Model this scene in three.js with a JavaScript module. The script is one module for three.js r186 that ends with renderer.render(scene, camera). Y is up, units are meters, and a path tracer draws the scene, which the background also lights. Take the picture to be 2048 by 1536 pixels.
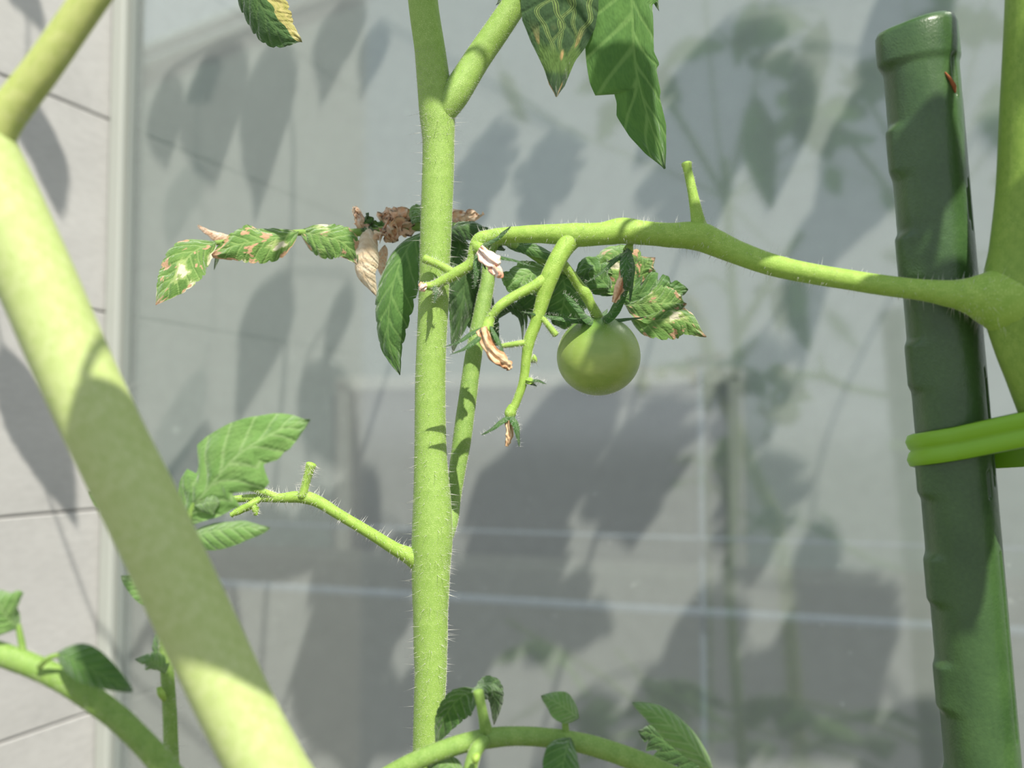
import * as THREE from 'three';
import { RoundedBoxGeometry } from 'three/addons/geometries/RoundedBoxGeometry.js';
import { mergeGeometries } from 'three/addons/utils/BufferGeometryUtils.js';
import { ImprovedNoise } from 'three/addons/math/ImprovedNoise.js';

// ---------------------------------------------------------------- camera, sky, sun, exposure
const F = 1990, CX = 1024, CY = 768;                      // focal length and centre in pixels of the 2048 x 1536 frame
const scene = new THREE.Scene();
const camera = new THREE.PerspectiveCamera(2 * Math.atan(CY / F) * 180 / Math.PI, 4 / 3, 0.01, 200);
camera.position.set(0, 1.0, 0);
camera.rotation.order = 'YXZ';
camera.rotation.set(3.3 * Math.PI / 180, 20.3 * Math.PI / 180, 0);
camera.updateMatrixWorld(true);
camera.focus = 0.252;
camera.userData.fStop = 13;
scene.add(camera);
const renderer = new THREE.WebGLRenderer();
renderer.toneMapping = THREE.LinearToneMapping;
renderer.toneMappingExposure = 0.92;
renderer.shadowMap.enabled = true;

const camDir = (x, y, z) => new THREE.Vector3(x, y, z).applyQuaternion(camera.quaternion);   // camera axes to world
const SUN = camDir(0.22, 0.76, 0.60).normalize();
const sun = new THREE.DirectionalLight(new THREE.Color().setRGB(1.0, 0.95, 0.84), 6.8);
sun.position.copy(SUN).multiplyScalar(3).add(camera.position);
sun.target.position.copy(camera.position);
sun.castShadow = true;
Object.assign(sun.shadow.camera, { left: -1.5, right: 1.5, top: 1.5, bottom: -1.5, near: 0.1, far: 8 });
sun.shadow.mapSize.set(2048, 2048);
scene.add(sun, sun.target);

function skyTexture() {                                    // hazy summer sky: only air, paler towards the horizon
  const W = 64, H = 128, d = new Float32Array(W * H * 4);
  for (let r = 0; r < H; r++) {
    const el = ((r + 0.5) / H - 0.5) * Math.PI, k = Math.pow(Math.max(0, Math.sin(el)), 0.55);
    const c = el > 0 ? [1.06 - 0.34 * k, 1.1 - 0.25 * k, 1.14 - 0.10 * k] : [0.55, 0.56, 0.56];
    for (let x = 0; x < W; x++) { const i = (r * W + x) * 4; d[i] = c[0]; d[i + 1] = c[1]; d[i + 2] = c[2]; d[i + 3] = 1; }
  }
  const t = new THREE.DataTexture(d, W, H, THREE.RGBAFormat, THREE.FloatType);
  t.mapping = THREE.EquirectangularReflectionMapping; t.magFilter = THREE.LinearFilter; t.needsUpdate = true;
  return t;
}
scene.background = skyTexture();
scene.environment = scene.background;
scene.backgroundIntensity = 0.85;

// ---------------------------------------------------------------- helpers
let seed = 20240611;
const rnd = () => { seed = (seed + 0x6D2B79F5) | 0; let t = Math.imul(seed ^ (seed >>> 15), 1 | seed); t = (t + Math.imul(t ^ (t >>> 7), 61 | t)) ^ t; return ((t ^ (t >>> 14)) >>> 0) / 4294967296; };
const rr = (a, b) => a + (b - a) * rnd();
const perlin = new ImprovedNoise();
const noise = (x, y, z = 0.37) => perlin.noise(x + 11.3, y + 5.7, z);
const lerp = (a, b, t) => a + (b - a) * t, clamp = (x, a = 0, b = 1) => Math.min(b, Math.max(a, x));
const smooth = (a, b, x) => { const t = clamp((x - a) / (b - a)); return t * t * (3 - 2 * t); };
const V = (x, y, z) => new THREE.Vector3(x, y, z);
// a photograph pixel at a given distance in front of the lens -> a point of the place
const P = (x, y, d) => V((x - CX) / F * d, (CY - y) / F * d, -d).applyQuaternion(camera.quaternion).add(camera.position);
const PANE_Z = -0.5;
const onZ = (x, y, z) => { const a = P(x, y, 1).sub(camera.position); return a.multiplyScalar(z / a.z).add(camera.position); };
const names = new Map();
function numbered(n) { const k = names.get(n) || 0; names.set(n, k + 1); return k ? n + '_' + String(k).padStart(3, '0') : n; }
function tag(o, label, category, kind, group) { o.userData.label = label; if (category) o.userData.category = category; if (kind) o.userData.kind = kind; if (group) o.userData.group = group; return o; }
function thing(name, label, category, kind) { const g = new THREE.Group(); g.name = numbered(name); scene.add(g); return tag(g, label, category, kind); }
function mesh(name, geo, mat, parent) { const m = new THREE.Mesh(geo, mat); m.name = name; m.castShadow = m.receiveShadow = true; (parent || scene).add(m); return m; }
function group(name, parent) { const g = new THREE.Group(); g.name = name; parent.add(g); return g; }

function dataTex(w, h, fn, srgb = true, wrap = THREE.RepeatWrapping) {
  const d = new Uint8Array(w * h * 4);
  for (let y = 0; y < h; y++) for (let x = 0; x < w; x++) {
    const c = fn((x + 0.5) / w, (y + 0.5) / h), i = (y * w + x) * 4;
    d[i] = clamp(c[0], 0, 255); d[i + 1] = clamp(c[1], 0, 255); d[i + 2] = clamp(c[2], 0, 255); d[i + 3] = 255;
  }
  const t = new THREE.DataTexture(d, w, h, THREE.RGBAFormat);
  if (srgb) t.colorSpace = THREE.SRGBColorSpace;
  t.wrapS = t.wrapT = wrap; t.magFilter = THREE.LinearFilter; t.needsUpdate = true;
  return t;
}
const mixc = (a, b, t) => [lerp(a[0], b[0], t), lerp(a[1], b[1], t), lerp(a[2], b[2], t)];
// noise that repeats over the unit square
const tnoise = (u, v, n, z) => {
  const a = noise(u * n, v * n, z), b = noise((u - 1) * n, v * n, z), c = noise(u * n, (v - 1) * n, z), d = noise((u - 1) * n, (v - 1) * n, z);
  return lerp(lerp(a, b, u), lerp(c, d, u), v);
};

// a stem: rings round a smooth curve through points with radii; uv in metres
function tube(pts, { radial = 18, per = 5, bumpy = 0, flat = 1, tip = true, shape = null, seedz = 0 } = {}) {
  const curve = new THREE.CatmullRomCurve3(pts.map((p) => p.p), false, 'centripetal');
  const n = (pts.length - 1) * per, rad = (t) => {
    const x = clamp(t) * (pts.length - 1), i = Math.min(pts.length - 2, Math.floor(x)), f = x - i, g = (k) => pts[clamp(k, 0, pts.length - 1)].r;
    const p0 = g(i - 1), p1 = g(i), p2 = g(i + 1), p3 = g(i + 2);
    return Math.max(1e-5, p1 + 0.5 * f * (p2 - p0 + f * (2 * p0 - 5 * p1 + 4 * p2 - p3 + f * (3 * (p1 - p2) + p3 - p0))));
  };
  const C = [], T = [], N = [], R = [];
  for (let i = 0; i <= n; i++) { C.push(curve.getPoint(i / n)); T.push(curve.getTangent(i / n)); R.push(rad(i / n)); }
  let nn = camDir(0, 0, 1).sub(T[0].clone().multiplyScalar(T[0].dot(camDir(0, 0, 1))));
  if (nn.length() < 0.05) nn = V(1, 0.2, 0.1).cross(T[0]);
  nn.normalize();
  for (let i = 0; i <= n; i++) { nn = nn.clone().sub(T[i].clone().multiplyScalar(T[i].dot(nn))).normalize(); N.push(nn); }
  const pos = [], uv = [], idx = [];
  let len = 0;
  const ringAt = (i, scale, off) => {
    const B = T[i].clone().cross(N[i]);
    for (let k = 0; k <= radial; k++) {
      const a = k / radial * 2 * Math.PI, ca = Math.cos(a), sa = Math.sin(a);
      let r = R[i] * scale;
      if (bumpy) r *= 1 + bumpy * noise(ca * 1.3, sa * 1.3, len / R[i] * 0.35 + seedz);
      if (shape) r *= shape(a, i / n, len);
      const p = C[i].clone().addScaledVector(N[i], ca * r).addScaledVector(B, sa * r * flat).addScaledVector(T[i], off);
      pos.push(p.x, p.y, p.z); uv.push(k / radial * 2 * Math.PI * R[Math.floor(n / 2)], len);
    }
  };
  const rings = [];
  if (tip) { rings.push([0, 0.02, -R[0] * 0.35], [0, 0.7, -R[0] * 0.22]); }
  for (let i = 0; i <= n; i++) rings.push([i, 1, 0]);
  if (tip) { rings.push([n, 0.7, R[n] * 0.22], [n, 0.02, R[n] * 0.35]); }
  rings.forEach(([i, s, o], k) => { if (k && i) len += rings[k - 1][0] === i ? 0 : C[i].distanceTo(C[i - 1]); ringAt(i, s, o); });
  const w = radial + 1;
  for (let i = 0; i < rings.length - 1; i++) for (let k = 0; k < radial; k++) {
    const a = i * w + k, b = a + w;
    idx.push(a, a + 1, b, b, a + 1, b + 1);
  }
  const g = new THREE.BufferGeometry();
  g.setAttribute('position', new THREE.Float32BufferAttribute(pos, 3));
  g.setAttribute('uv', new THREE.Float32BufferAttribute(uv, 2));
  g.setIndex(idx); g.computeVertexNormals();
  // close the seam of the normals
  const nm = g.attributes.normal;
  for (let i = 0; i < rings.length; i++) { const a = i * w, b = a + radial, x = nm.getX(a) + nm.getX(b), y = nm.getY(a) + nm.getY(b), z = nm.getZ(a) + nm.getZ(b), l = Math.hypot(x, y, z) || 1; nm.setXYZ(a, x / l, y / l, z / l); nm.setXYZ(b, x / l, y / l, z / l); }
  g.userData.sample = (t, a) => { const x = clamp(t * n, 0, n - 0.001), i = Math.floor(x), f = x - i, N1 = N[i].clone().lerp(N[i + 1], f), T1 = T[i].clone().lerp(T[i + 1], f), r = lerp(R[i], R[i + 1], f), B = T1.clone().cross(N1); const q = N1.multiplyScalar(Math.cos(a)).addScaledVector(B, Math.sin(a) * flat); return { p: C[i].clone().lerp(C[i + 1], f).addScaledVector(q, r * 0.96), d: q.clone().normalize(), t: T1, r }; };
  g.userData.at = (t) => { const i = clamp(Math.round(t * n), 0, n); return C[i].clone(); };
  return g;
}
// points of a stem given as [pixel x, pixel y, distance, radius in pixels]
const S = (list) => list.map(([x, y, d, r]) => ({ p: P(x, y, d), r: r * d / F }));

// fine hairs on stems, each a slim three-sided needle, joined into one part
function hairGeo(tubes, { n, len, thick, lean = 0.25, range = [0, 1] }) {
  const pos = [], nor = [], idx = [];
  const per = tubes.map((g) => g.userData.sample);
  for (let h = 0; h < n; h++) {
    const s = per[Math.floor(rnd() * per.length)](rr(range[0], range[1]), rnd() * 2 * Math.PI);
    const dir = s.d.clone().addScaledVector(s.t, rr(-lean, lean)).addScaledVector(V(rr(-1, 1), rr(-1, 1), rr(-1, 1)), lean * 0.6).normalize();
    const L = rr(len[0], len[1]), a = dir.clone().cross(V(0.3, 1, 0.2)).normalize(), b = dir.clone().cross(a), o = pos.length / 3;
    for (let k = 0; k < 3; k++) { const q = k * 2.094, d = a.clone().multiplyScalar(Math.cos(q)).addScaledVector(b, Math.sin(q)); pos.push(s.p.x + d.x * thick, s.p.y + d.y * thick, s.p.z + d.z * thick); nor.push(d.x, d.y, d.z); }
    const e = s.p.clone().addScaledVector(dir, L).add(V(0, -L * rr(0, 0.15), 0));
    pos.push(e.x, e.y, e.z); nor.push(dir.x, dir.y, dir.z);
    idx.push(o, o + 1, o + 3, o + 1, o + 2, o + 3, o + 2, o, o + 3);
  }
  const g = new THREE.BufferGeometry();
  g.setAttribute('position', new THREE.Float32BufferAttribute(pos, 3));
  g.setAttribute('normal', new THREE.Float32BufferAttribute(nor, 3));
  g.setIndex(idx);
  return g;
}
function hairs(tubes, parent, o) { const m = mesh('fine_hairs', hairGeo(tubes, o), M.hair, parent); m.userData.kind = 'stuff'; m.userData.label = 'fine white hairs on the stem'; return m; }

// ---------------------------------------------------------------- materials
const stemSpeckle = (base, dark, pale) => dataTex(256, 256, (u, v) => {
  const f = tnoise(u, v, 48, 0.2) + 0.7 * tnoise(u, v, 90, 4.1), g = tnoise(u, v, 7, 1.3), l = tnoise(u, v * 0.2, 30, 7.7);
  let c = mixc(base, dark, clamp(0.35 + 0.8 * g + 0.25 * l));
  return mixc(c, pale, clamp(f * 1.5 - 0.15) * 0.75);
});
const grainBump = dataTex(256, 256, (u, v) => { const a = 128 + 120 * (tnoise(u, v, 50, 2.2) * 0.6 + tnoise(u, v, 100, 3.1) * 0.6); return [a, a, a]; }, false);
function stemMat(base, dark, pale, o = {}) {
  const t = stemSpeckle(base, dark, pale); t.repeat.set(90, 90); const b = grainBump.clone(); b.repeat.set(110, 110); b.needsUpdate = true;
  return new THREE.MeshPhysicalMaterial({ map: t, bumpMap: b, bumpScale: 0.00012, roughness: 0.62, sheen: 0.9, sheenColor: new THREE.Color(0xf2f4dc), sheenRoughness: 0.35, ...o });
}
const M = {
  hair: new THREE.MeshPhysicalMaterial({ color: 0xf4f2ea, roughness: 0.45, transmission: 0.3, thickness: 0 }),
  stemMain: stemMat([146, 178, 86], [126, 160, 66], [214, 228, 164]),
  stemLeft: stemMat([186, 200, 132], [164, 184, 104], [228, 232, 192]),
  stemShoot: stemMat([176, 184, 110], [150, 166, 80], [222, 224, 178]),
  stemRight: stemMat([134, 164, 66], [112, 146, 50], [178, 202, 112]),
  truss: stemMat([154, 186, 80], [128, 166, 58], [212, 228, 146]),
  stalk: stemMat([132, 164, 78], [108, 144, 58], [190, 206, 140]),
};
// leaf colour maps: u across (0.5 is the midrib), v from base to tip
const veinDist = (u, v) => {
  const s = Math.abs(u - 0.5) * 2; let best = s * 0.35;
  for (let k = -2; k < 9; k++) { const vv = (k + (u > 0.5 ? 0.45 : 0)) / 8 + 0.2 * s - 0.05 * s * s; best = Math.min(best, Math.abs(v - vv) * (0.7 + 1.2 * s)); }
  return best;
};
const leafBase = (g1, g2, veinC) => (u, v) => {
  const d = veinDist(u, v), n1 = noise(u * 7, v * 7, 0.4), n2 = noise(u * 34, v * 34, 2.4), n3 = noise(u * 80, v * 80, 5.4);
  let c = mixc(g1, g2, clamp(0.5 + 0.7 * n1 + 0.35 * n2 + 0.25 * n3));
  return mixc(c, veinC, 0.6 * (1 - smooth(0.004, 0.02, d)));
};
const greenFn = leafBase([92, 136, 58], [72, 116, 46], [126, 162, 88]);
const darkFn = leafBase([74, 112, 50], [58, 94, 42], [98, 130, 70]);
const paleFn = leafBase([132, 172, 92], [110, 154, 74], [164, 192, 130]);
const damagedBase = leafBase([122, 160, 76], [92, 134, 56], [158, 186, 108]);
const damagedFn = (k) => (u, v) => {
  let c = damagedBase(u, v);
  const s = Math.abs(u - 0.5) * 2, p = noise(u * 2.6 + 3, v * 3.2, 8.2 + k) + 0.3 * noise(u * 9, v * 9, 3.3) + 0.12 * noise(u * 30, v * 30, 3.3);
  c = mixc(c, [190, 204, 130], smooth(0.0, 0.22, p - 0.15 + 0.2 * (s - 0.6)) * 0.7);
  c = mixc(c, [240, 228, 204], smooth(0.12, 0.24, p - 0.22 + 0.4 * (s - 0.6)) * 0.9);
  const q = noise(u * 5, v * 5, 12.2 + k) + 0.4 * noise(u * 16, v * 16, 1.2);
  c = mixc(c, [206, 164, 128], smooth(0.36, 0.5, q + 0.6 * smooth(0.86, 1, v) + 0.1 * s));
  return c;
};
const crispFn = (u, v) => {
  const n = noise(u * 6, v * 9, 1.1) + 0.6 * noise(u * 22, v * 22, 6.1);
  return mixc(mixc([246, 206, 170], [250, 232, 210], clamp(0.5 + n)), [220, 166, 126], smooth(0.35, 0.6, noise(u * 13, v * 13, 9.4)));
};
const creamFn = (u, v) => mixc([236, 222, 196], [206, 178, 140], clamp(0.35 + 0.7 * noise(u * 4, v * 18, 2.7)));
const minedBase = leafBase([60, 94, 46], [48, 80, 40], [84, 116, 62]);
const minerFn = (u, v) => {                                 // pale winding tunnels of leaf miners
  let c = minedBase(u, v);
  for (let k = 0; k < 5; k++) {
    const uc = 0.2 + 0.13 * k + 0.08 * Math.sin(v * (9 + k * 3) + k * 2) + 0.03 * Math.sin(v * 41 + k), wdt = 0.018 + 0.02 * (0.5 + 0.5 * noise(v * 6, k)), d = Math.abs(u - uc);
    const on = smooth(0.1 + 0.07 * k, 0.16 + 0.07 * k, v) * (1 - smooth(0.84, 0.9, v));
    c = mixc(c, [126, 152, 80], on * (1 - smooth(wdt, wdt + 0.012, d)));
    c = mixc(c, [28, 48, 24], on * 0.8 * (1 - smooth(0.003, 0.008, Math.abs(d - wdt * 0.6))));
  }
  c = mixc(c, [98, 130, 58], smooth(0.72, 0.8, v + 0.06 * noise(u * 8, v * 8)) * (1 - smooth(0.86, 0.9, v)));
  return mixc(c, [196, 164, 108], smooth(0.25, 0.4, noise(u * 6, v * 6, 15.1) - 0.1) * smooth(0.6, 0.8, v));
};
const yellowEdgeFn = (u, v) => { const c = darkFn(u, v), e = 0.36 - u - 0.06 * noise(1, v * 9) + 0.3 * smooth(0.78, 1, v); return mixc(c, mixc([176, 172, 92], [204, 190, 120], clamp(0.5 + noise(u * 16, v * 16))), smooth(0.0, 0.02, e)); };
const leafBump = dataTex(512, 512, (u, v) => { const d = veinDist(u, v), a = 110 + 90 * smooth(0.0, 0.05, d) + 40 * noise(u * 24, v * 24, 3.2) + 26 * noise(u * 60, v * 60, 1.2); return [a, a, a]; }, false, THREE.ClampToEdgeWrapping);
const leafMat = (fn, o = {}, size = 512) => new THREE.MeshPhysicalMaterial({ map: dataTex(size, size, fn, true, THREE.ClampToEdgeWrapping), bumpMap: leafBump, bumpScale: 0.0006, roughness: 1, transmission: 0.38, thickness: 0, clearcoat: 0.05, clearcoatRoughness: 0.5, sheen: 0.15, sheenColor: new THREE.Color(0xe8f0d0), sheenRoughness: 0.5, side: THREE.DoubleSide, ...o });
const petalMat = (a, b) => { const t = dataTex(128, 128, (u, v) => mixc(a, b, clamp(0.35 + 1.3 * tnoise(u, v * 0.2, 14, 4.4) + 0.5 * tnoise(u, v, 30, 1.4)))); t.repeat.set(110, 60); const bm = dataTex(128, 128, (u, v) => { const q = 128 + 160 * tnoise(u, v * 0.2, 14, 4.4) + 60 * tnoise(u, v, 20, 2.4); return [q, q, q]; }, false); bm.repeat.set(110, 60); return new THREE.MeshPhysicalMaterial({ map: t, bumpMap: bm, bumpScale: 0.0006, roughness: 0.8 }); };
Object.assign(M, {
  leaf: leafMat(greenFn), leafDark: leafMat(darkFn), leafPale: leafMat(paleFn), leafDamaged: leafMat(damagedFn(0)), leafScorched: leafMat(damagedFn(2.6)), leafBleached: leafMat(damagedFn(5.9)), leafMined: leafMat(minerFn), leafYellow: leafMat(yellowEdgeFn),
  crisp: leafMat(crispFn, { transmission: 0.5, clearcoat: 0 }, 256), cream: leafMat(creamFn, { transmission: 0.25, clearcoat: 0 }, 256),
  sepal: leafMat(leafBase([76, 128, 48], [56, 104, 38], [110, 150, 76]), { transmission: 0.2 }, 256),
  driedPetal: petalMat([232, 200, 160], [150, 100, 62]),
  pinkPetal: petalMat([250, 234, 222], [222, 158, 128]),
});

// a leaflet: a curved, veined blade round its own midrib
const OUT = {
  ovate: { h: (u) => Math.pow(Math.sin(Math.PI * Math.pow(u, 0.72)), 0.85), n: 9, deep: 0.10 },
  entire: { h: (u) => Math.pow(Math.sin(Math.PI * Math.pow(u, 0.66)), 0.7), n: 1, deep: 0 },
  lance: { h: (u) => Math.pow(Math.sin(Math.PI * Math.pow(u, 0.6)), 1.05), n: 7, deep: 0.07 },
  lobed: { h: (u) => Math.pow(Math.sin(Math.PI * Math.pow(u, 0.7)), 0.75), n: 4, deep: 0.42 },
  sepal: { h: (u) => (1 - u) ** 0.7 * (0.55 + 0.45 * smooth(0, 0.3, u)), n: 1, deep: 0 },
};
const prof = (l, u) => { for (let i = 1; i < l.length; i++) if (u <= l[i][0]) { const f = (u - l[i - 1][0]) / (l[i][0] - l[i - 1][0] || 1); return lerp(l[i - 1][1], l[i][1], f); } return l[l.length - 1][1]; };
function leaflet(parent, name, o) {
  const mid = o.mid.map((m) => (m.isVector3 ? m : P(...m))), curve = mid.length > 2 ? new THREE.CatmullRomCurve3(mid, false, 'centripetal') : new THREE.LineCurve3(mid[0], mid[1]);
  const dRef = o.d ?? 0.25, w = o.wm ?? o.w * dRef / F, out = OUT[o.out || 'ovate'], face = (o.faceW ? o.faceW.clone() : camDir(...(o.face || [0, 0.3, 1]))).normalize();
  const nu = o.nu || (out.n > 1 ? 44 : 26), nv = o.nv || 12, curl = o.curl ?? 0.5, slant = o.slant ?? 0.35, wave = (o.wave ?? 0.12) * w, sz = rnd() * 50, twist = o.twist || 0, aL = o.left ?? 1, aR = o.right ?? 1;
  const pos = [], uv = [], idx = [];
  for (let i = 0; i <= nu; i++) {
    const u = i / nu, c = curve.getPoint(u), t = curve.getTangent(u);
    let n = face.clone().sub(t.clone().multiplyScalar(face.dot(t)));
    if (n.length() < 1e-3) n = V(0, 1, 0).sub(t.clone().multiplyScalar(t.y));
    n.normalize().applyAxisAngle(t, twist * u + (o.roll || 0));
    const b = t.clone().cross(n);
    for (let j = 0; j <= nv; j++) {
      const v = j / nv * 2 - 1, side = v < 0 ? 0 : 1, x = u * out.n + (side ? 0.35 : 0) + (o.phase || 0), fr = x - Math.floor(x);
      const notch = out.deep && !(side ? o.hr : o.hl) ? out.deep * (1 - smooth(0.0, 0.38, fr)) + out.deep * 0.35 * smooth(0.86, 1, fr) : 0;
      let h = w * Math.max(0.015, (side ? o.hr : o.hl) ? prof(side ? o.hr : o.hl, u) : out.h(clamp(u, 0.0005, 0.9995))) * (1 - notch * smooth(0, 0.15, u) * (1 - smooth(0.9, 1, u))) * (side ? aR : aL);
      const a = curl * v, k = Math.abs(curl) < 0.02 ? [v, 0] : [Math.sin(a) / curl, (1 - Math.cos(a)) / curl];
      const p = c.clone().addScaledVector(b, h * k[0]).addScaledVector(n, -h * k[1] + (o.fold || 0) * h * Math.abs(v));
      p.addScaledVector(t, slant * Math.abs(v) * h * (1 - u * u));
      p.addScaledVector(n, wave * (noise(u * 4.5, v * 1.6, sz) * (0.35 + Math.abs(v)) + 0.5 * noise(u * 10, v * 4, sz + 3)));
      if (o.crumple) p.addScaledVector(V(noise(u * 6, v * 3, sz + 7), noise(u * 6, v * 3, sz + 17), noise(u * 6, v * 3, sz + 27)), o.crumple * w);
      pos.push(p.x, p.y, p.z); uv.push(j / nv, u);
    }
  }
  const W = nv + 1;
  for (let i = 0; i < nu; i++) for (let j = 0; j < nv; j++) { const a = i * W + j, b = a + W; idx.push(a, a + 1, b, b, a + 1, b + 1); }
  const g = new THREE.BufferGeometry();
  g.setAttribute('position', new THREE.Float32BufferAttribute(pos, 3)); g.setAttribute('uv', new THREE.Float32BufferAttribute(uv, 2)); g.setIndex(idx); g.computeVertexNormals();
  const m = mesh(name, g, o.mat || M.leaf, parent);
  if (o.label) m.userData.label = o.label;
  return m;
}

// ---------------------------------------------------------------- the setting
const dustMap = dataTex(1024, 1024, (u, v) => {
  let a = 222 + 6 * tnoise(u, v, 90, 6.1);
  if (tnoise(u, v, 170, 9.1) > 0.52) a += 24;
  if (tnoise(u, v, 60, 3.9) > 0.62) a += 18;
  return [a * 0.975, a, a * 0.985];
});
const windowThing = thing('window_1', 'dusty glossy clear panel standing behind the tomato plants', 'window', 'structure');
{
  const a = onZ(258, 700, PANE_Z), w = 1.5, x0 = a.x, g = new THREE.BoxGeometry(w, 1.7, 0.003);
  const m = new THREE.MeshPhysicalMaterial({ map: dustMap, roughness: 0.07, transmission: 0.81, thickness: 0, ior: 2.15 });
  dustMap.repeat.set(2.2, 2.5);
  const pane = mesh('pane', g, m, windowThing); pane.position.set(x0 + w / 2, 1.1, PANE_Z - 0.0015);
}
const wallMap = dataTex(512, 512, (u, v) => { const a = 182 + 12 * tnoise(u, v, 5, 1.7) + 8 * tnoise(u, v, 40, 2.1) + 6 * tnoise(u, v, 110, 4.4); return [a * 1.0, a * 0.995, a * 0.985]; });
const wallLeft = thing('wall_left', 'pale grey side wall of wide boards with thin horizontal joints', 'wall', 'structure');
const WALL_X = onZ(262, 700, PANE_Z).x - 0.012;
{
  const mat = new THREE.MeshPhysicalMaterial({ map: wallMap, roughness: 0.4 }); wallMap.repeat.set(1, 1);
  const pitch = 0.27 * Math.abs(WALL_X), zero = 1 + 0.178 * Math.abs(WALL_X), len = 0.34;
  for (let k = -9; k < 9; k++) { const b = mesh('board', new RoundedBoxGeometry(0.016, pitch - 0.0009, len, 2, 0.0012), mat, wallLeft); b.position.set(WALL_X - 0.008, zero + (k + 0.5) * pitch, PANE_Z - 0.02 + len / 2); }
  const back = mesh('backing', new THREE.BoxGeometry(0.006, pitch * 18, len), new THREE.MeshStandardMaterial({ color: 0xb0b0aa, roughness: 0.9 }), wallLeft);
  back.position.set(WALL_X - 0.019, zero, PANE_Z - 0.02 + len / 2);
}
{
  const t = thing('trim_1', 'slim pale corner strip between the boards and the clear panel', 'trim', 'structure');
  const m = new THREE.MeshPhysicalMaterial({ color: 0xa4a8a2, roughness: 0.4 });
  const a = mesh('strip', new RoundedBoxGeometry(0.010, 1.8, 0.010, 2, 0.002), m, t); a.position.set(WALL_X + 0.005, 1.1, PANE_Z + 0.006);
  const b = mesh('gasket', new RoundedBoxGeometry(0.003, 1.8, 0.005, 2, 0.001), new THREE.MeshStandardMaterial({ color: 0x7d8480, roughness: 0.6 }), t); b.position.set(WALL_X + 0.0118, 1.1, PANE_Z + 0.0035);
}
{
  const fl = mesh('floor', new THREE.BoxGeometry(2.6, 0.1, 1.7), new THREE.MeshStandardMaterial({ map: wallMap, color: 0xb4b0a8, roughness: 0.9 })); fl.position.set(0.2, -0.05, 0.2);
  tag(fl, 'pale concrete balcony floor below the plants', 'floor', 'structure');
}
// beyond the panel: a neighbouring house with a sloping roof edge, and a railing
{
  const h = thing('house', 'pale grey neighbouring house seen dimly through the dusty panel', 'house');
  const Z = -3.2, q = (x, y) => onZ(x, y, Z), s = new THREE.Shape(), pts = [q(-900, 597), q(280, 125), q(430, 65), q(1500, -363), q(4200, 700)];
  s.moveTo(pts[0].x, -1.5); for (const p of pts) s.lineTo(p.x, p.y); s.lineTo(pts[4].x, -1.5);
  mesh('wall', new THREE.ExtrudeGeometry(s, { depth: 0.5, bevelEnabled: false }).translate(0, 0, Z - 0.5), new THREE.MeshStandardMaterial({ map: wallMap, color: 0x90a4a2, roughness: 0.9 }), h);
  const eave = tube([0, 1, 2, 3].map((i) => ({ p: pts[i].clone().add(V(0, 0.0, 0.06)), r: 0.03 })), { radial: 8 }); mesh('roof_edge', eave, new THREE.MeshStandardMaterial({ color: 0x9aa4a6, roughness: 0.7 }), h);
  const a = q(700, 770), b = q(1480, 1150), win = group('window', h);
  mesh('glass', new THREE.BoxGeometry(b.x - a.x, a.y - b.y, 0.02), new THREE.MeshPhysicalMaterial({ color: 0x2a2e32, roughness: 0.08 }), win).position.set((a.x + b.x) / 2, (a.y + b.y) / 2, Z + 0.012);
  for (const yy of [a.y, b.y]) mesh('frame_bar', new RoundedBoxGeometry(b.x - a.x + 0.06, 0.05, 0.06, 2, 0.008), new THREE.MeshStandardMaterial({ color: 0x8f8f88, roughness: 0.6 }), win).position.set((a.x + b.x) / 2, yy, Z + 0.03);
  for (const xx of [a.x, b.x]) mesh('frame_bar', new RoundedBoxGeometry(0.05, a.y - b.y, 0.06, 2, 0.008), new THREE.MeshStandardMaterial({ color: 0x8f8f88, roughness: 0.6 }), win).position.set(xx, (a.y + b.y) / 2, Z + 0.03);
  const c = q(1024, 1110), base = mesh('plinth', new RoundedBoxGeometry(9, c.y + 1.5, 0.25, 2, 0.02), new THREE.MeshStandardMaterial({ color: 0x4c4e4a, roughness: 0.95 }), h); base.position.set(0, (c.y - 1.5) / 2, Z + 0.13);
}
{
  const r = thing('railing', 'pale metal railing beyond the dusty panel', 'railing');
  const m = new THREE.MeshPhysicalMaterial({ color: 0x7b8494, roughness: 0.6 }), Z = -1.6;
  for (const [py, h] of [[1230, 0.012], [1080, 0.004]]) { const c = onZ(1500, py, Z); mesh('rail', new RoundedBoxGeometry(4, h, 0.02, 2, h * 0.3), m, r).position.set(0.1, c.y, Z); }
  for (const px of [-140, 1396, 2230]) { const c = onZ(px, 735, Z); mesh('post', new RoundedBoxGeometry(0.008, c.y, 0.014, 2, 0.003), m, r).position.set(c.x, c.y / 2, Z - 0.02); }
}
// soil bed that the stems grow from, below the picture
const SOIL_Y = 0.62;
{
  const g = new THREE.BoxGeometry(1.6, 0.06, 0.5, 120, 1, 50), a = g.attributes.position;
  for (let i = 0; i < a.count; i++) if (a.getY(i) > 0) a.setY(i, 0.03 + 0.008 * noise(a.getX(i) * 30, a.getZ(i) * 30) + 0.004 * noise(a.getX(i) * 90, a.getZ(i) * 90));
  g.computeVertexNormals();
  const b = mesh('ground', g, new THREE.MeshStandardMaterial({ color: 0x4a3a2a, roughness: 1 })); b.position.set(0.3, SOIL_Y - 0.03, -0.24);
  tag(b, 'dark soil bed that the tomato stems grow from', 'soil', 'structure');
}
const toSoil = (list, x, z) => { const a = S(list), l = a[a.length - 1]; return [...a, { p: V(lerp(l.p.x, x, 0.6), lerp(l.p.y, SOIL_Y, 0.6), lerp(l.p.z, z, 0.6)), r: l.r * 1.05 }, { p: V(x, SOIL_Y - 0.02, z), r: l.r * 1.2 }]; };

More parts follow.
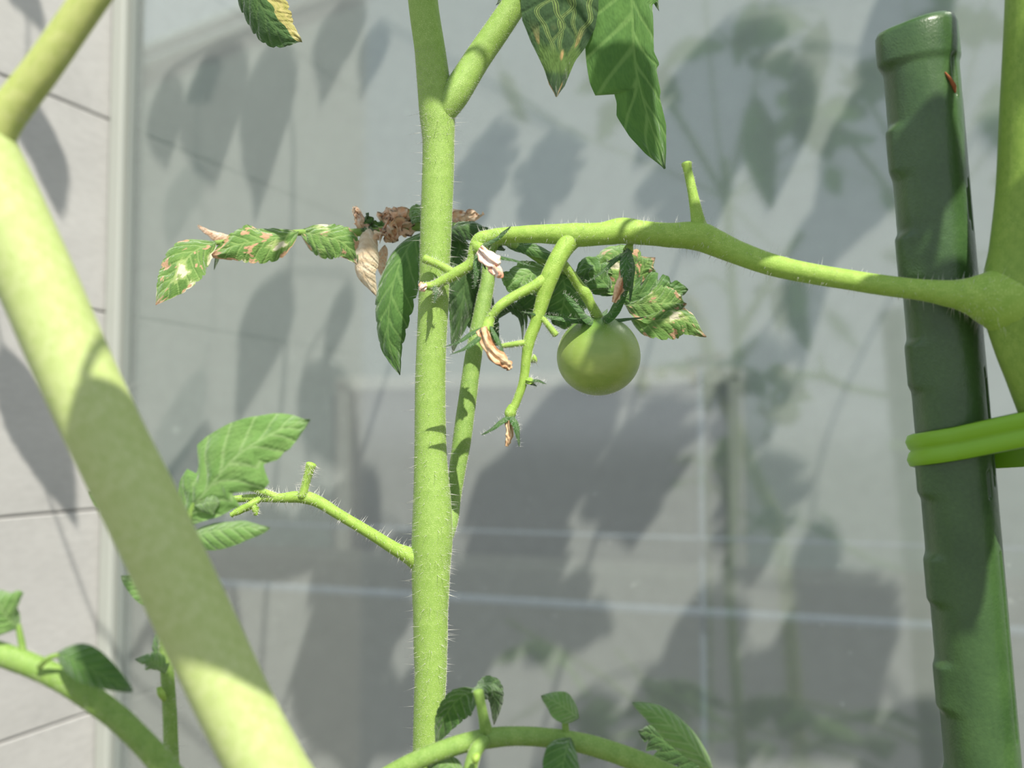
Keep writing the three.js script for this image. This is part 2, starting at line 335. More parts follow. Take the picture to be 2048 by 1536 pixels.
// ---------------------------------------------------------------- plant with the upright stem
const plantA = thing('tomato_plant', 'hairy tomato plant with an upright light green stem and scorched curling leaf', 'tomato plant');
{
  const d = 0.25, st = tube(toSoil([[770, -900, d, 28], [800, -560, d, 30], [828, -240, d, 31], [846, 0, d, 31.5], [860, 100, d, 32.5], [868, 170, d, 35], [874, 225, d, 37], [877, 290, d, 34], [872, 450, d, 33.5], [867, 600, d, 32], [861, 750, d, 32], [861, 900, d, 34], [864, 1000, d, 40], [864, 1075, d, 43], [862, 1140, d, 41], [861, 1240, d, 37], [861, 1350, d, 34.5], [855, 1500, d, 31.5], [850, 1700, d, 32]], -0.09, -0.25), { radial: 32, per: 8, bumpy: 0.03, flat: 0.94 });
  mesh('main_stem', st, M.stemMain, plantA);
  const br = tube(S([[872, 262, d, 18], [888, 222, d - 0.001, 26], [912, 186, d - 0.001, 29], [950, 125, d, 27], [1000, 52, d, 26], [1052, -26, d, 25], [1150, -180, d, 24], [1270, -420, d - 0.01, 20]]), { radial: 24, per: 8, bumpy: 0.03 });
  const b = mesh('side_branch', br, M.stemMain, plantA);
  const sub = (t0, t1, g) => ({ userData: { sample: (t, a) => g.userData.sample(lerp(t0, t1, t), a) } });
  hairs([sub(0.2, 0.86, st)], plantA, { n: 26000, len: [0.0002, 0.0006], thick: 0.00004 });
  hairs([sub(0.3, 0.86, st)], plantA, { n: 420, len: [0.0012, 0.0042], thick: 0.000055, lean: 0.15 });
  hairs([br], b, { n: 6000, len: [0.0002, 0.0006], thick: 0.000035 });
  // flowering stalk to the left, its fruits gone
  const k1 = tube(S([[866, 1132, d + 0.001, 22], [838, 1120, d, 24], [818, 1111, d - 0.001, 18], [795, 1100, d - 0.002, 13.5], [740, 1066, d - 0.004, 11.5], [680, 1030, d - 0.005, 11], [634, 1002, d - 0.005, 12], [607, 994, d - 0.005, 13], [560, 996, d - 0.004, 9.5], [500, 996, d - 0.002, 8], [430, 1002, d, 6]]), { radial: 14, per: 6, bumpy: 0.05 });
  const truss = mesh('bare_flower_stalk', k1, M.truss, plantA);
  const k2 = tube(S([[604, 994, d - 0.006, 9], [612, 965, d - 0.006, 8.5], [619, 940, d - 0.006, 9.5], [623, 928, d - 0.006, 11]]), { radial: 12, bumpy: 0.06 });
  const k3 = tube(S([[560, 996, d - 0.004, 7], [528, 984, d - 0.004, 7], [488, 970, d - 0.004, 6.5]]), { radial: 10, bumpy: 0.06 });
  const k4 = tube(S([[520, 997, d - 0.004, 6], [505, 1008, d - 0.005, 8], [485, 1018, d - 0.005, 8], [462, 1030, d - 0.005, 5]]), { radial: 10, bumpy: 0.35 });
  const k5 = tube(S([[505, 1004, d - 0.005, 5], [510, 1018, d - 0.005, 7], [512, 1030, d - 0.005, 4]]), { radial: 10, bumpy: 0.35 });
  for (const k of [k2, k3]) mesh('cut_stub', k, M.truss, truss);
  mesh('shrivelled_bud', mergeGeometries([k4, k5]), M.truss, truss);
  hairs([k1, k1, k1, k2, k3], truss, { n: 560, len: [0.0008, 0.0028], thick: 0.00005, lean: 0.2 });
  hairs([k1, k2, k3], truss, { n: 2200, len: [0.00015, 0.0005], thick: 0.000028 });
  hairs([k4, k5], truss, { n: 160, len: [0.0005, 0.0015], thick: 0.00004, lean: 0.4 });
  // scorched compound leaf behind
  const lf = group('scorched_leaf', plantA); lf.userData.label = 'curling green leaf with bleached and brown patches';
  const pe = tube(S([[880, 1085, 0.252, 22], [900, 1040, 0.257, 17], [907, 995, 0.26, 15], [916, 930, 0.262, 17], [924, 880, 0.263, 18.5], [936, 790, 0.265, 18], [949, 700, 0.267, 17], [966, 610, 0.27, 16], [976, 555, 0.272, 14], [972, 500, 0.276, 12], [930, 462, 0.278, 11], [860, 452, 0.28, 10], [760, 462, 0.281, 9], [680, 466, 0.281, 7.5], [600, 465, 0.281, 6.5], [500, 478, 0.28, 6], [430, 486, 0.278, 5]]), { radial: 14, per: 6, bumpy: 0.04 });
  mesh('leaf_stalk', pe, M.stalk, lf); hairs([pe], lf, { n: 2600, len: [0.0002, 0.0007], thick: 0.00003, range: [0, 0.55] });
  const L = (o) => leaflet(lf, 'leaflet', { d: 0.278, ...o });
  L({ mid: [[432, 484, .277], [385, 505, .272], [348, 555, .268], [311, 610, .266]], w: 50, curl: 0.5, mat: M.leafDamaged, face: [-.1, .2, 1], wave: .1 });
  L({ mid: [[505, 474, .279], [450, 470, .282], [395, 452, .285]], w: 22, curl: 2.2, mat: M.crisp, wave: .3, out: 'entire', face: [0, 1, .4] });
  L({ mid: [[596, 464, .28], [540, 478, .274], [480, 488, .270], [424, 512, .268]], w: 46, curl: .7, mat: M.leafBleached, face: [0, .25, 1], wave: .2 });
  L({ mid: [[440, 500, .278], [434, 516, .279], [428, 540, .279]], w: 8, mat: M.leafDark, out: 'sepal' });
  L({ mid: [[600, 462, .281], [640, 472, .277], [690, 488, .274], [715, 528, .274]], w: 42, curl: .7, mat: M.leafScorched, face: [0, .25, 1], wave: .2 });
  L({ mid: [[735, 452, .28], [724, 490, .274], [726, 540, .273], [752, 592, .275]], w: 40, curl: 1.5, mat: M.cream, out: 'entire', face: [-.3, .2, 1], wave: .15 });
  L({ mid: [[755, 462, .281], [728, 448, .280], [708, 416, .281]], w: 20, curl: 1.6, mat: M.crisp, wave: .8, crumple: .5, out: 'entire' });
  L({ mid: [[760, 470, .281], [738, 452, .279], [735, 432, .28]], w: 20, curl: 1.6, mat: M.leaf, wave: .8, crumple: .5 });
  L({ mid: [[825, 456, .281], [790, 448, .276], [755, 478, .276]], w: 34, curl: 1.8, mat: M.crisp, wave: 1, crumple: .6, out: 'entire' });
  L({ mid: [[840, 446, .281], [800, 426, .279], [762, 434, .279]], w: 24, curl: 1.4, mat: M.crisp, wave: 1, crumple: .6, out: 'entire' });
  L({ mid: [[850, 452, .281], [800, 446, .283], [742, 446, .284]], w: 26, curl: 1, mat: M.leaf, wave: .4, face: [0, 1, .5] });
  L({ mid: [[858, 440, .28], [838, 424, .277], [824, 448, .275]], w: 24, curl: 1.2, mat: M.leafPale, wave: .3 });
  L({ mid: [[852, 458, .28], [812, 500, .272], [782, 590, .266], [778, 680, .266], [800, 750, .268]], w: 56, curl: 1.25, mat: M.leaf, face: [-.15, .35, 1], wave: .14, nu: 60, left: 1, right: .95 });
  L({ mid: [[770, 490, .281], [762, 520, .279], [768, 560, .279]], w: 14, curl: 1, mat: M.crisp, wave: .3, out: 'entire' });
  L({ mid: [[905, 458, .281], [930, 520, .279], [926, 600, .279], [905, 706, .279]], w: 44, curl: .9, mat: M.leafDark, face: [.2, .3, 1], wave: .3 });
  L({ mid: [[880, 470, .281], [920, 448, .275], [970, 462, .272], [1010, 500, .272]], w: 40, curl: 1.5, mat: M.leafDark, face: [0, .8, 1], wave: .2 });
  L({ mid: [[880, 450, .284], [915, 430, .282], [962, 432, .282]], w: 22, curl: 1.6, mat: M.crisp, wave: .8, crumple: .5, out: 'entire' });
  L({ mid: [[975, 560, .28], [960, 610, .281], [975, 660, .281], [1000, 692, .281]], w: 36, curl: .6, mat: M.leafDark, wave: .3 });
  L({ mid: [[985, 640, .279], [1018, 614, .277], [1040, 630, .277], [1046, 690, .278]], w: 15, curl: 1.4, mat: M.leafDark, out: 'lance' });
  L({ mid: [[985, 630, .279], [1030, 610, .277], [1050, 630, .277], [1052, 668, .278]], w: 9, curl: 1, mat: M.leaf, out: 'lance' });
  const rs = tube(S([[972, 520, 0.275, 9], [1000, 484, 0.272, 8], [1040, 494, 0.272, 8], [1090, 525, 0.273, 8], [1150, 550, 0.275, 7], [1230, 585, 0.277, 6], [1300, 610, 0.277, 5]]), { radial: 10 });
  mesh('leaf_stalk', rs, M.stalk, lf);
  L({ mid: [[1010, 488, .274], [1050, 492, .27], [1100, 512, .268], [1130, 534, .268]], w: 16, curl: .9, mat: M.leaf, out: 'lance' });
  L({ mid: [[1120, 535, .276], [1070, 545, .272], [1030, 556, .27], [1002, 548, .27]], w: 40, curl: .8, mat: M.leafPale, wave: .25, face: [0, .4, 1] });
  L({ mid: [[1100, 530, .277], [1075, 580, .276], [1070, 620, .276], [1062, 640, .276]], w: 44, curl: .8, mat: M.leafDark, wave: .3 });
  L({ mid: [[1120, 535, .277], [1130, 580, .275], [1120, 630, .275], [1105, 648, .275]], w: 52, curl: .8, mat: M.leaf, wave: .3 });
  L({ mid: [[1230, 590, .277], [1205, 560, .274], [1180, 535, .274], [1150, 552, .274]], w: 40, curl: .7, mat: M.leaf, wave: .25 });
  L({ mid: [[1290, 600, .278], [1260, 560, .276], [1225, 520, .276], [1190, 545, .276]], w: 56, curl: .5, mat: M.leafDamaged, wave: .3 });
  L({ mid: [[1262, 590, .279], [1278, 560, .277], [1290, 530, .276], [1310, 515, .277]], w: 32, curl: .8, mat: M.leafBleached, wave: .2 });
  L({ mid: [[1240, 600, .277], [1290, 585, .273], [1330, 580, .272], [1376, 580, .273]], w: 46, curl: .5, mat: M.leaf, wave: .25, out: 'lobed', face: [0, .3, 1] });
  L({ mid: [[1250, 610, .276], [1300, 608, .27], [1345, 605, .269], [1372, 608, .27]], w: 44, curl: .5, mat: M.leafScorched, wave: .25, face: [0, .3, 1] });
  L({ mid: [[1262, 640, .274], [1310, 640, .268], [1365, 640, .267], [1412, 674, .268]], w: 42, curl: .8, mat: M.leafDamaged, wave: .18, face: [0, .25, 1] });
  // leaves hanging in from above
  const up = group('upper_leaf', plantA);
  mesh('leaf_stalk', tube(S([[846, -10, 0.253, 14], [760, -110, 0.25, 11], [640, -170, 0.247, 9], [520, -120, 0.246, 6], [470, -70, 0.246, 4]]), { radial: 12 }), M.stalk, up);
  leaflet(up, 'leaflet', { mid: [[466, -90, .246], [505, -20, .244], [548, 50, .243], [604, 84, .243]], d: .244, w: 66, left: .85, right: .95, curl: .9, mat: M.leafYellow, out: 'ovate', face: [-.4, .1, 1], wave: .1, nu: 50 });
  const ur = group('upper_leaf', plantA);
  mesh('leaf_stalk', tube(S([[1040, -10, 0.248, 12], [1090, -90, 0.24, 10], [1150, -150, 0.236, 8], [1240, -170, 0.238, 7], [1290, -120, 0.24, 5]]), { radial: 12 }), M.stalk, ur);
  leaflet(ur, 'leaflet', { mid: [[1130, -150, .236], [1132, -50, .234], [1125, 60, .234], [1113, 194, .236]], d: .235, w: 88, curl: .5, slant: 0, hl: [[0, .3], [.2, .8], [.52, .84], [.62, .8], [.73, .62], [.81, .38], [.88, .27], [.94, .18], [1, 0]], hr: [[0, .3], [.2, .95], [.52, 1.02], [.62, .95], [.73, .72], [.87, .33], [.94, .2], [1, 0]], mat: M.leafMined, out: 'entire', face: [.1, .1, 1], wave: .06, nu: 50, label: 'dark leaflet marked with pale winding leaf-miner trails' });
  leaflet(ur, 'leaflet', { mid: [[1240, -160, .24], [1262, -20, .238], [1275, 150, .238], [1329, 338, .24]], d: .239, w: 104, curl: .4, slant: 0, hr: [[0, .5], [.3, .95], [.5, .94], [.6, .93], [.66, .92], [.70, .86], [.71, .5], [.74, .5], [.78, .58], [.86, .47], [.93, .28], [1, 0]], hl: [[0, .4], [.32, .44], [.36, .62], [.39, .42], [.5, .42], [.58, .4], [.63, .5], [.65, .42], [.74, .42], [.76, .36], [.86, .32], [.95, .12], [1, 0]], mat: M.leaf, face: [.1, .15, 1], wave: .08, nu: 90 });
  leaflet(ur, 'leaflet', { mid: [[1280, -80, .242], [1300, -30, .241], [1318, 22, .241]], d: .241, w: 18, mat: M.leaf, out: 'lance' });
  leaflet(ur, 'leaflet', { mid: [[1060, -60, .252], [1020, -20, .253], [992, 10, .254]], d: .253, w: 22, mat: M.leafDark, out: 'lance' });
}

// ---------------------------------------------------------------- thick slanting plant close to the lens
const plantB = thing('tomato_plant', 'thick pale tomato stem slanting down past the upright one, with a side shoot', 'tomato plant');
{
  const d = 0.155, st = tube(toSoil([[-330, -520, d, 66], [-240, -200, d, 68], [-150, 60, d, 72], [-70, 260, d, 78], [-10, 385, d, 78], [72, 560, d, 76], [178, 800, d, 75], [305, 1060, d, 75], [460, 1390, d, 74], [537, 1536, d, 74], [640, 1740, d, 74]], -0.055, -0.16), { radial: 32, per: 8, bumpy: 0.03 });
  mesh('main_stem', st, M.stemLeft, plantB);
  const sh = tube(S([[-60, 330, d, 50], [-25, 282, d, 46], [10, 232, d, 39], [48, 184, d, 36], [90, 130, d, 35], [175, 6, d, 34], [260, -120, d, 33], [340, -300, d - 0.005, 28]]), { radial: 24, per: 8, bumpy: 0.04 });
  const s = mesh('side_shoot', sh, M.stemShoot, plantB);
  hairs([st], plantB, { n: 9000, len: [0.0002, 0.0006], thick: 0.000025, range: [0.2, 0.85] });
  hairs([st], plantB, { n: 120, len: [0.001, 0.003], thick: 0.00003, range: [0.3, 0.85] });
  hairs([sh], s, { n: 2600, len: [0.0002, 0.0006], thick: 0.000025 });
  const lf = group('compound_leaf', plantB), e = 0.172;
  const g = tube([{ p: P(560, 1780, 0.157), r: 0.003 }, ...S([[430, 1640, 0.165, 26], [340, 1548, e, 25], [300, 1500, e, 25], [230, 1432, e, 25], [150, 1374, e, 25], [70, 1334, e, 24], [0, 1308, e, 24], [-90, 1285, e, 22], [-220, 1280, e, 18]])], { radial: 16, per: 6, bumpy: 0.06 });
  mesh('leaf_stalk', g, M.stalk, lf); hairs([g], lf, { n: 2500, len: [0.0002, 0.0009], thick: 0.00003 });
  mesh('leaflet_stalk', tube(S([[48, 1322, e, 8], [44, 1290, e, 7], [36, 1250, e, 6]]), { radial: 10 }), M.stalk, lf);
  leaflet(lf, 'leaflet', { d: e, mid: [[38, 1254, e], [18, 1238, e - .002], [-4, 1205, e - .003], [-16, 1178, e]], w: 52, curl: .9, mat: M.leafPale, out: 'entire', face: [0, .7, 1], wave: .1 });
  mesh('leaflet_stalk', tube(S([[78, 1334, e - .003, 6], [98, 1316, e - .004, 5.5], [118, 1310, e - .004, 5]]), { radial: 10 }), M.stalk, lf);
  leaflet(lf, 'leaflet', { d: e, mid: [[114, 1306, e - .004], [150, 1322, e - .006], [205, 1352, e - .006], [266, 1384, e - .005]], w: 40, left: 1, right: .85, curl: .7, mat: M.leaf, out: 'entire', face: [.1, .3, 1], wave: .08 });
  leaflet(lf, 'leaflet', { d: e, mid: [[-220, 1280, e], [-300, 1300, e], [-390, 1360, e]], w: 70, curl: .6, mat: M.leaf, face: [0, .8, .6] });
}

// ---------------------------------------------------------------- plant with the green tomato
const plantC = thing('tomato_plant', 'tomato plant tied to the stake, bearing one green cherry tomato on a long truss', 'tomato plant');
{
  const d = 0.21, st = tube(toSoil([[2100, -700, d, 64], [2088, -350, d, 66], [2086, 0, d, 70], [2082, 220, d, 75], [2078, 380, d, 79], [2072, 500, d, 86], [2066, 590, d, 94], [2078, 680, d, 84], [2112, 790, d, 76], [2160, 950, d, 72], [2200, 1200, d, 70], [2230, 1600, d, 70]], 0.1, -0.2), { radial: 32, per: 8, bumpy: 0.03 });
  mesh('main_stem', st, M.stemRight, plantC);
  const a = 0.236, tr = tube(S([[2062, 598, 0.21, 90], [2030, 598, 0.21, 86], [2000, 597, 0.21, 73], [1975, 595, 0.2102, 56], [1950, 592, 0.2105, 43], [1928, 590, 0.211, 34], [1905, 588, 0.2115, 28], [1850, 581, 0.213, 22], [1780, 572, 0.2155, 20.5], [1650, 552, 0.2205, 20.5], [1550, 531, 0.225, 22], [1470, 503, 0.23, 24], [1430, 485, 0.232, 27], [1400, 473, 0.233, 29], [1330, 470, 0.235, 24], [1285, 466, a, 24], [1245, 462, a, 26], [1200, 468, a, 23], [1150, 470, 0.238, 24], [1110, 468, 0.239, 20], [1040, 469, 0.241, 17], [985, 474, 0.243, 16], [960, 480, 0.243, 15], [950, 500, 0.243, 13], [943, 525, 0.243, 11.5], [910, 548, 0.243, 12], [885, 562, 0.243, 10], [866, 571, 0.243, 9], [846, 572, 0.243, 7]]), { radial: 20, per: 7, bumpy: 0.05 });
  const truss = mesh('fruit_truss', tr, M.truss, plantC);
  const T = {};
  T.up = tube(S([[1402, 474, .233, 20], [1396, 440, .233, 14], [1388, 400, .233, 10.5], [1380, 360, .233, 9], [1375, 338, .233, 9], [1373, 326, .233, 10.5]]), { radial: 14, bumpy: .05 });
  T.down = tube(S([[1166, 458, .2385, 14], [1146, 476, .238, 20], [1130, 494, .237, 19], [1112, 525, .236, 18], [1096, 562, .236, 18], [1084, 605, .236, 14], [1072, 645, .236, 12], [1058, 682, .236, 12], [1053, 715, .236, 10], [1047, 760, .236, 9], [1036, 795, .236, 8.5], [1022, 826, .236, 9]]), { radial: 16, per: 6, bumpy: .06 });
  T.arm = tube(S([[1098, 556, .236, 15], [1065, 574, .235, 11], [1030, 592, .234, 10], [1000, 612, .233, 10], [982, 634, .233, 8]]), { radial: 14, bumpy: .05 });
  T.s1 = tube(S([[1056, 685, .236, 7], [1030, 688, .235, 6], [1003, 692, .235, 5]]), { radial: 10 });
  T.s2 = tube(S([[1080, 630, .236, 6], [1096, 650, .235, 6], [1112, 670, .235, 7]]), { radial: 10 });
  T.s3 = tube(S([[1052, 724, .237, 5], [1062, 720, .237, 5], [1071, 717, .237, 9]]), { radial: 10, bumpy: .2 });
  T.s4 = tube(S([[848, 517, .243, 9], [878, 530, .243, 8], [908, 546, .243, 8.5]]), { radial: 12, bumpy: .05 });
  T.ped = tube(S([[1120, 518, .239, 9], [1140, 545, .241, 9], [1160, 574, .243, 10.5], [1170, 586, .243, 12], [1180, 606, .2435, 10], [1192, 628, .244, 11], [1197, 645, .245, 14]]), { radial: 14, bumpy: .05 });
  for (const k of ['up', 'down', 'arm']) mesh('truss_branch', T[k], M.truss, truss);
  for (const k of ['s1', 's2', 's3', 's4']) mesh('cut_stub', T[k], M.truss, truss);
  hairs([tr], truss, { n: 700, len: [0.0008, 0.0026], thick: 0.00004, lean: .2, range: [.12, .97] });
  hairs([tr], truss, { n: 5200, len: [0.00015, 0.0005], thick: 0.000026, range: [.1, 1] });
  hairs(Object.values(T), truss, { n: 600, len: [0.0005, 0.0016], thick: 0.000035, lean: .2 });
  hairs(Object.values(T), truss, { n: 3600, len: [0.00015, 0.0004], thick: 0.000025 });
  hairs([st], plantC, { n: 4500, len: [0.0002, 0.0006], thick: 0.000026, range: [.1, .7] });
  hairs([tr], truss, { n: 90, len: [0.002, 0.004], thick: 0.00003, lean: .3, range: [.02, .14] });
  // the fruit
  const c = P(1197, 711, .247), R = 83.5 * .247 / F, prof = [];
  for (let i = 0; i <= 40; i++) { const t = i / 40 * Math.PI, dip = 0.10 * Math.exp(-((t - Math.PI) ** 2) / 0.03); prof.push(new THREE.Vector2(Math.max(1e-6, R * Math.sin(t) * (1 + 0.015 * Math.sin(2 * t))), -R * 0.96 * Math.cos(t) - R * dip)); }
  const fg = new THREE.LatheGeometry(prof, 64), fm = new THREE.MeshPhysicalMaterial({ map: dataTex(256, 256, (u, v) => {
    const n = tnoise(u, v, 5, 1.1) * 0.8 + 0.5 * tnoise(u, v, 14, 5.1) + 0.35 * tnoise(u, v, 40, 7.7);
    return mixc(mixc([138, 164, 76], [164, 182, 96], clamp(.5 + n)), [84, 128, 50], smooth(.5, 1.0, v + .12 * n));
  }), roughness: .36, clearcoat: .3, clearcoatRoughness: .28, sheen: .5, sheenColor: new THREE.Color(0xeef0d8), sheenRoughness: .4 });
  const fruit = group('green_tomato', plantC); fruit.userData.label = 'single round unripe green cherry tomato';
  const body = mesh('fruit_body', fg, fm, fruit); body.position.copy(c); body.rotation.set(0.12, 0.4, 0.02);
  mesh('fruit_stalk', T.ped, M.truss, fruit);
  { const gs = { userData: { sample: (t, q) => { const e = Math.acos(1 - 2 * clamp(t * .999 + .0005)), dd = V(Math.sin(e) * Math.cos(q), Math.cos(e), Math.sin(e) * Math.sin(q)); return { p: c.clone().addScaledVector(dd, R * .975), d: dd, t: V(0, 1, 0), r: R }; } } }; hairs([gs], fruit, { n: 2600, len: [0.0002, 0.00055], thick: 0.00002, lean: .3 }); }
  const sep = (mid, w, o = {}) => leaflet(fruit, 'sepal', { mid, w, d: .244, out: 'sepal', mat: M.sepal, curl: .9, wave: .08, nu: 24, nv: 6, slant: 0, ...o });
  sep([[1196, 638, .2455], [1150, 638, .240], [1100, 632, .236], [1043, 623, .234]], 15, { face: [0, .8, .7] });
  sep([[1192, 640, .2445], [1172, 630, .238], [1150, 606, .235], [1127, 584, .235]], 22, { face: [.5, .6, .8] });
  sep([[1200, 640, .2445], [1222, 622, .238], [1243, 590, .236], [1262, 538, .236]], 24, { face: [-.5, .5, .8] });
  sep([[1204, 640, .246], [1236, 638, .244], [1262, 636, .244], [1292, 634, .246]], 13, { face: [0, .9, .5] });
  sep([[1198, 638, .248], [1205, 630, .256], [1215, 618, .262]], 16, { face: [0, .8, .6] });
  hairs([tube(S([[1192, 640, .2445], [1172, 630, .238], [1150, 606, .235], [1127, 584, .235]].map((p, i) => [...p, 9 - 2.4 * i])), { radial: 8 }), tube(S([[1200, 640, .2445], [1222, 622, .238], [1243, 590, .236], [1262, 538, .236]].map((p, i) => [...p, 11 - 3 * i])), { radial: 8 }), tube(S([[1196, 638, .2455], [1150, 638, .240], [1100, 632, .236], [1043, 623, .234]].map((p, i) => [...p, 7 - 2 * i])), { radial: 8 })], fruit, { n: 420, len: [0.0004, 0.0011], thick: 0.000026, lean: .4 });
  // withered flowers
  function flower(label, sepals, petals, pm, hub) {
    const f = group('withered_flower', plantC); f.userData.label = label;
    mesh('receptacle', tube(S(hub), { radial: 14, bumpy: .1 }), M.truss, f);
    const hairTubes = [];
    for (const [mid, w, face, curl] of sepals) { leaflet(f, 'sepal', { mid, w, d: .236, out: 'sepal', mat: M.sepal, curl: curl ?? .9, face: face || [0, .4, 1], wave: .1, nu: 24, nv: 6, slant: 0 }); hairTubes.push(tube(S(mid.map((p, i) => [...p, w * .6 * (1 - i / mid.length)])), { radial: 8 })); }
    petals.forEach((p, i) => { const g = tube(S(p), { radial: 36, per: 8, bumpy: .6, shape: (a, t) => 1 + .2 * Math.sin(5 * a + 4 * t) + .1 * Math.sin(9 * a - 11 * t), seedz: i * 3 }); mesh('dried_petals', g, pm, f); });
    hairs(hairTubes, f, { n: 60 * sepals.length, len: [0.0005, 0.0014], thick: 0.00003, lean: .35 });
  }
  flower('withered flower with a curled brown petal tube', [
    [[[978, 650, .233], [945, 664, .231], [915, 684, .23], [887, 694, .23]], 10, [-.3, .8, .8]],
    [[[978, 654, .232], [950, 680, .229], [925, 698, .228], [899, 710, .228]], 11, [-.3, .8, .8]],
    [[[982, 650, .232], [996, 676, .229], [1005, 700, .228], [1013, 722, .228]], 11, [.8, .3, .7]],
    [[[978, 656, .234], [976, 644, .233], [979, 630, .232]], 9, [0, .3, 1]]],
    [[[966, 660, .231, 11], [972, 678, .230, 12], [980, 698, .229, 12], [992, 714, .228, 12], [1006, 724, .228, 10], [1016, 732, .228, 7], [1020, 738, .228, 5]]], M.driedPetal, [[984, 628, .233, 8], [978, 644, .233, 11], [972, 662, .232, 12]]);
  flower('withered flower with bleached pinkish petals', [
    [[[958, 492, .242], [975, 484, .237], [998, 472, .234], [1022, 452, .233]], 15, [0, .6, .8]],
    [[[955, 500, .242], [953, 525, .237], [951, 550, .236], [949, 578, .236]], 14, [-.3, .1, 1]],
    [[[962, 496, .241], [995, 512, .237], [1030, 520, .236], [1070, 534, .236]], 11, [.2, .8, .7]],
    [[[960, 500, .243], [968, 520, .241], [972, 540, .241]], 11, [.8, .2, .7]]],
    [[[962, 500, .237, 10], [974, 512, .236, 14], [986, 524, .235, 14], [994, 532, .235, 9]], [[984, 526, .236, 8], [990, 538, .235, 10], [996, 548, .235, 9], [994, 554, .235, 5]]], M.pinkPetal, [[948, 486, .243, 11], [956, 494, .242, 12], [966, 502, .240, 11]]);
  flower('withered flower hanging at the lower truss tip', [
    [[[1020, 828, .236], [1004, 840, .234], [985, 856, .233], [963, 870, .233]], 12, [-.4, .8, .7]],
    [[[1024, 828, .236], [1032, 846, .233], [1036, 866, .232], [1039, 894, .232]], 14, [.5, .2, 1]]],
    [[[1019, 832, .236, 6], [1018, 850, .235, 7], [1019, 870, .235, 6.5], [1013, 892, .235, 3]]], M.driedPetal, [[1026, 812, .236, 9], [1021, 826, .236, 12], [1020, 836, .236, 9]]);
  flower('drooping closed flower beside the tomato', [
    [[[1256, 500, .238], [1232, 516, .235], [1205, 542, .234], [1168, 568, .234]], 11, [-.3, .8, .8]],
    [[[1256, 498, .237], [1252, 530, .232], [1250, 560, .231], [1244, 592, .232]], 19, [-.1, .1, 1]],
    [[[1260, 498, .237], [1266, 530, .233], [1264, 565, .232], [1260, 604, .233]], 17, [.7, .1, 1]],
    [[[1254, 500, .238], [1240, 515, .236], [1222, 520, .235], [1215, 524, .235]], 9, [-.3, .6, .8]]],
    [[[1250, 530, .234, 7], [1244, 555, .2325, 8], [1237, 580, .232, 8], [1228, 604, .232, 4]]], M.driedPetal, [[1262, 474, .238, 7], [1260, 488, .238, 7], [1256, 502, .238, 11]]);
  flower('tiny shrivelled bud near the upright stem', [
    [[[868, 572, .242], [872, 585, .240], [868, 608, .239]], 9, [0, .2, 1]], [[[866, 574, .242], [876, 584, .240], [884, 590, .240]], 5, [.3, .4, 1]]],
    [[[850, 571, .242, 6], [846, 574, .241, 8], [840, 580, .241, 4]]], M.pinkPetal, [[874, 568, .243, 8], [864, 572, .243, 9], [852, 572, .242, 7]]);
  flower('tiny green bud on the lower truss branch', [[[[1058, 760, .236], [1074, 760, .234], [1093, 768, .233]], 9, [.2, .8, .8]], [[[1058, 762, .236], [1066, 768, .235], [1074, 772, .235]], 6]], [[[1050, 760, .236, 4], [1060, 762, .235, 6], [1068, 764, .235, 3]]], M.truss, [[1048, 758, .236, 5], [1056, 760, .236, 6], [1062, 761, .236, 6]]);
  // leaf arching across the foot of the picture
  const lf = group('compound_leaf', plantC), e = 0.205;
  const ar = tube([{ p: P(2200, 1850, .2), r: 0.0025 }, ...S([[1700, 1730, e, 22], [1420, 1590, e, 21], [1340, 1550, e, 21], [1280, 1524, e, 21], [1180, 1490, e, 20], [1100, 1476, e, 19], [1030, 1472, e, 19], [980, 1476, e, 20], [930, 1486, e, 19], [850, 1514, e, 19], [780, 1548, e, 18], [680, 1610, e, 15]])], { radial: 18, per: 6, bumpy: .04 });
  mesh('leaf_stalk', ar, M.stalk, lf); hairs([ar], lf, { n: 2200, len: [0.0002, 0.0006], thick: 0.000025 });
  const stalk = (l) => mesh('leaflet_stalk', tube(S(l), { radial: 12 }), M.stalk, lf), L = (o) => leaflet(lf, 'leaflet', { d: e, ...o });
  stalk([[975, 1474, e, 15], [968, 1440, e - .001, 11], [962, 1410, e - .001, 10], [956, 1382, e - .001, 11]]);
  L({ mid: [[960, 1383, e + .001], [925, 1392, e + .005], [892, 1430, e + .009], [872, 1494, e + .012]], w: 44, left: 1, right: .8, curl: -.9, mat: M.leaf, face: [.25, .05, 1], wave: .1, slant: .1 });
  L({ mid: [[956, 1384, e + .001], [978, 1376, e + .006], [990, 1400, e + .01], [988, 1450, e + .013]], w: 27, curl: .9, mat: M.leafDark, face: [-.1, .3, 1], wave: .12, out: 'ovate' });
  L({ mid: [[948, 1386, e - .001], [962, 1372, e + .003], [985, 1370, e + .004], [1006, 1384, e + .004]], w: 17, curl: 1.2, mat: M.leaf, face: [0, .9, .6], wave: .1, out: 'entire' });
  stalk([[970, 1480, e - .002, 13], [955, 1496, e - .004, 14], [945, 1520, e - .005, 14], [936, 1560, e - .006, 14]]);
  mesh('bud', tube(S([[954, 1508, e - .009, 6], [952, 1516, e - .010, 9], [950, 1524, e - .009, 5]]), { radial: 12, bumpy: .2 }), M.truss, lf);
  L({ mid: [[930, 1560, e], [905, 1532, e], [876, 1522, e], [850, 1545, e]], w: 26, curl: .8, mat: M.leafPale, out: 'entire', face: [0, .9, .6] });
  stalk([[1132, 1476, e, 8], [1131, 1456, e, 7], [1130, 1436, e, 7]]);
  L({ mid: [[1158, 1436, e - .002], [1136, 1420, e - .004], [1112, 1404, e - .004], [1082, 1392, e - .003]], w: 30, curl: .6, mat: M.leafPale, out: 'entire', face: [0, .5, 1] });
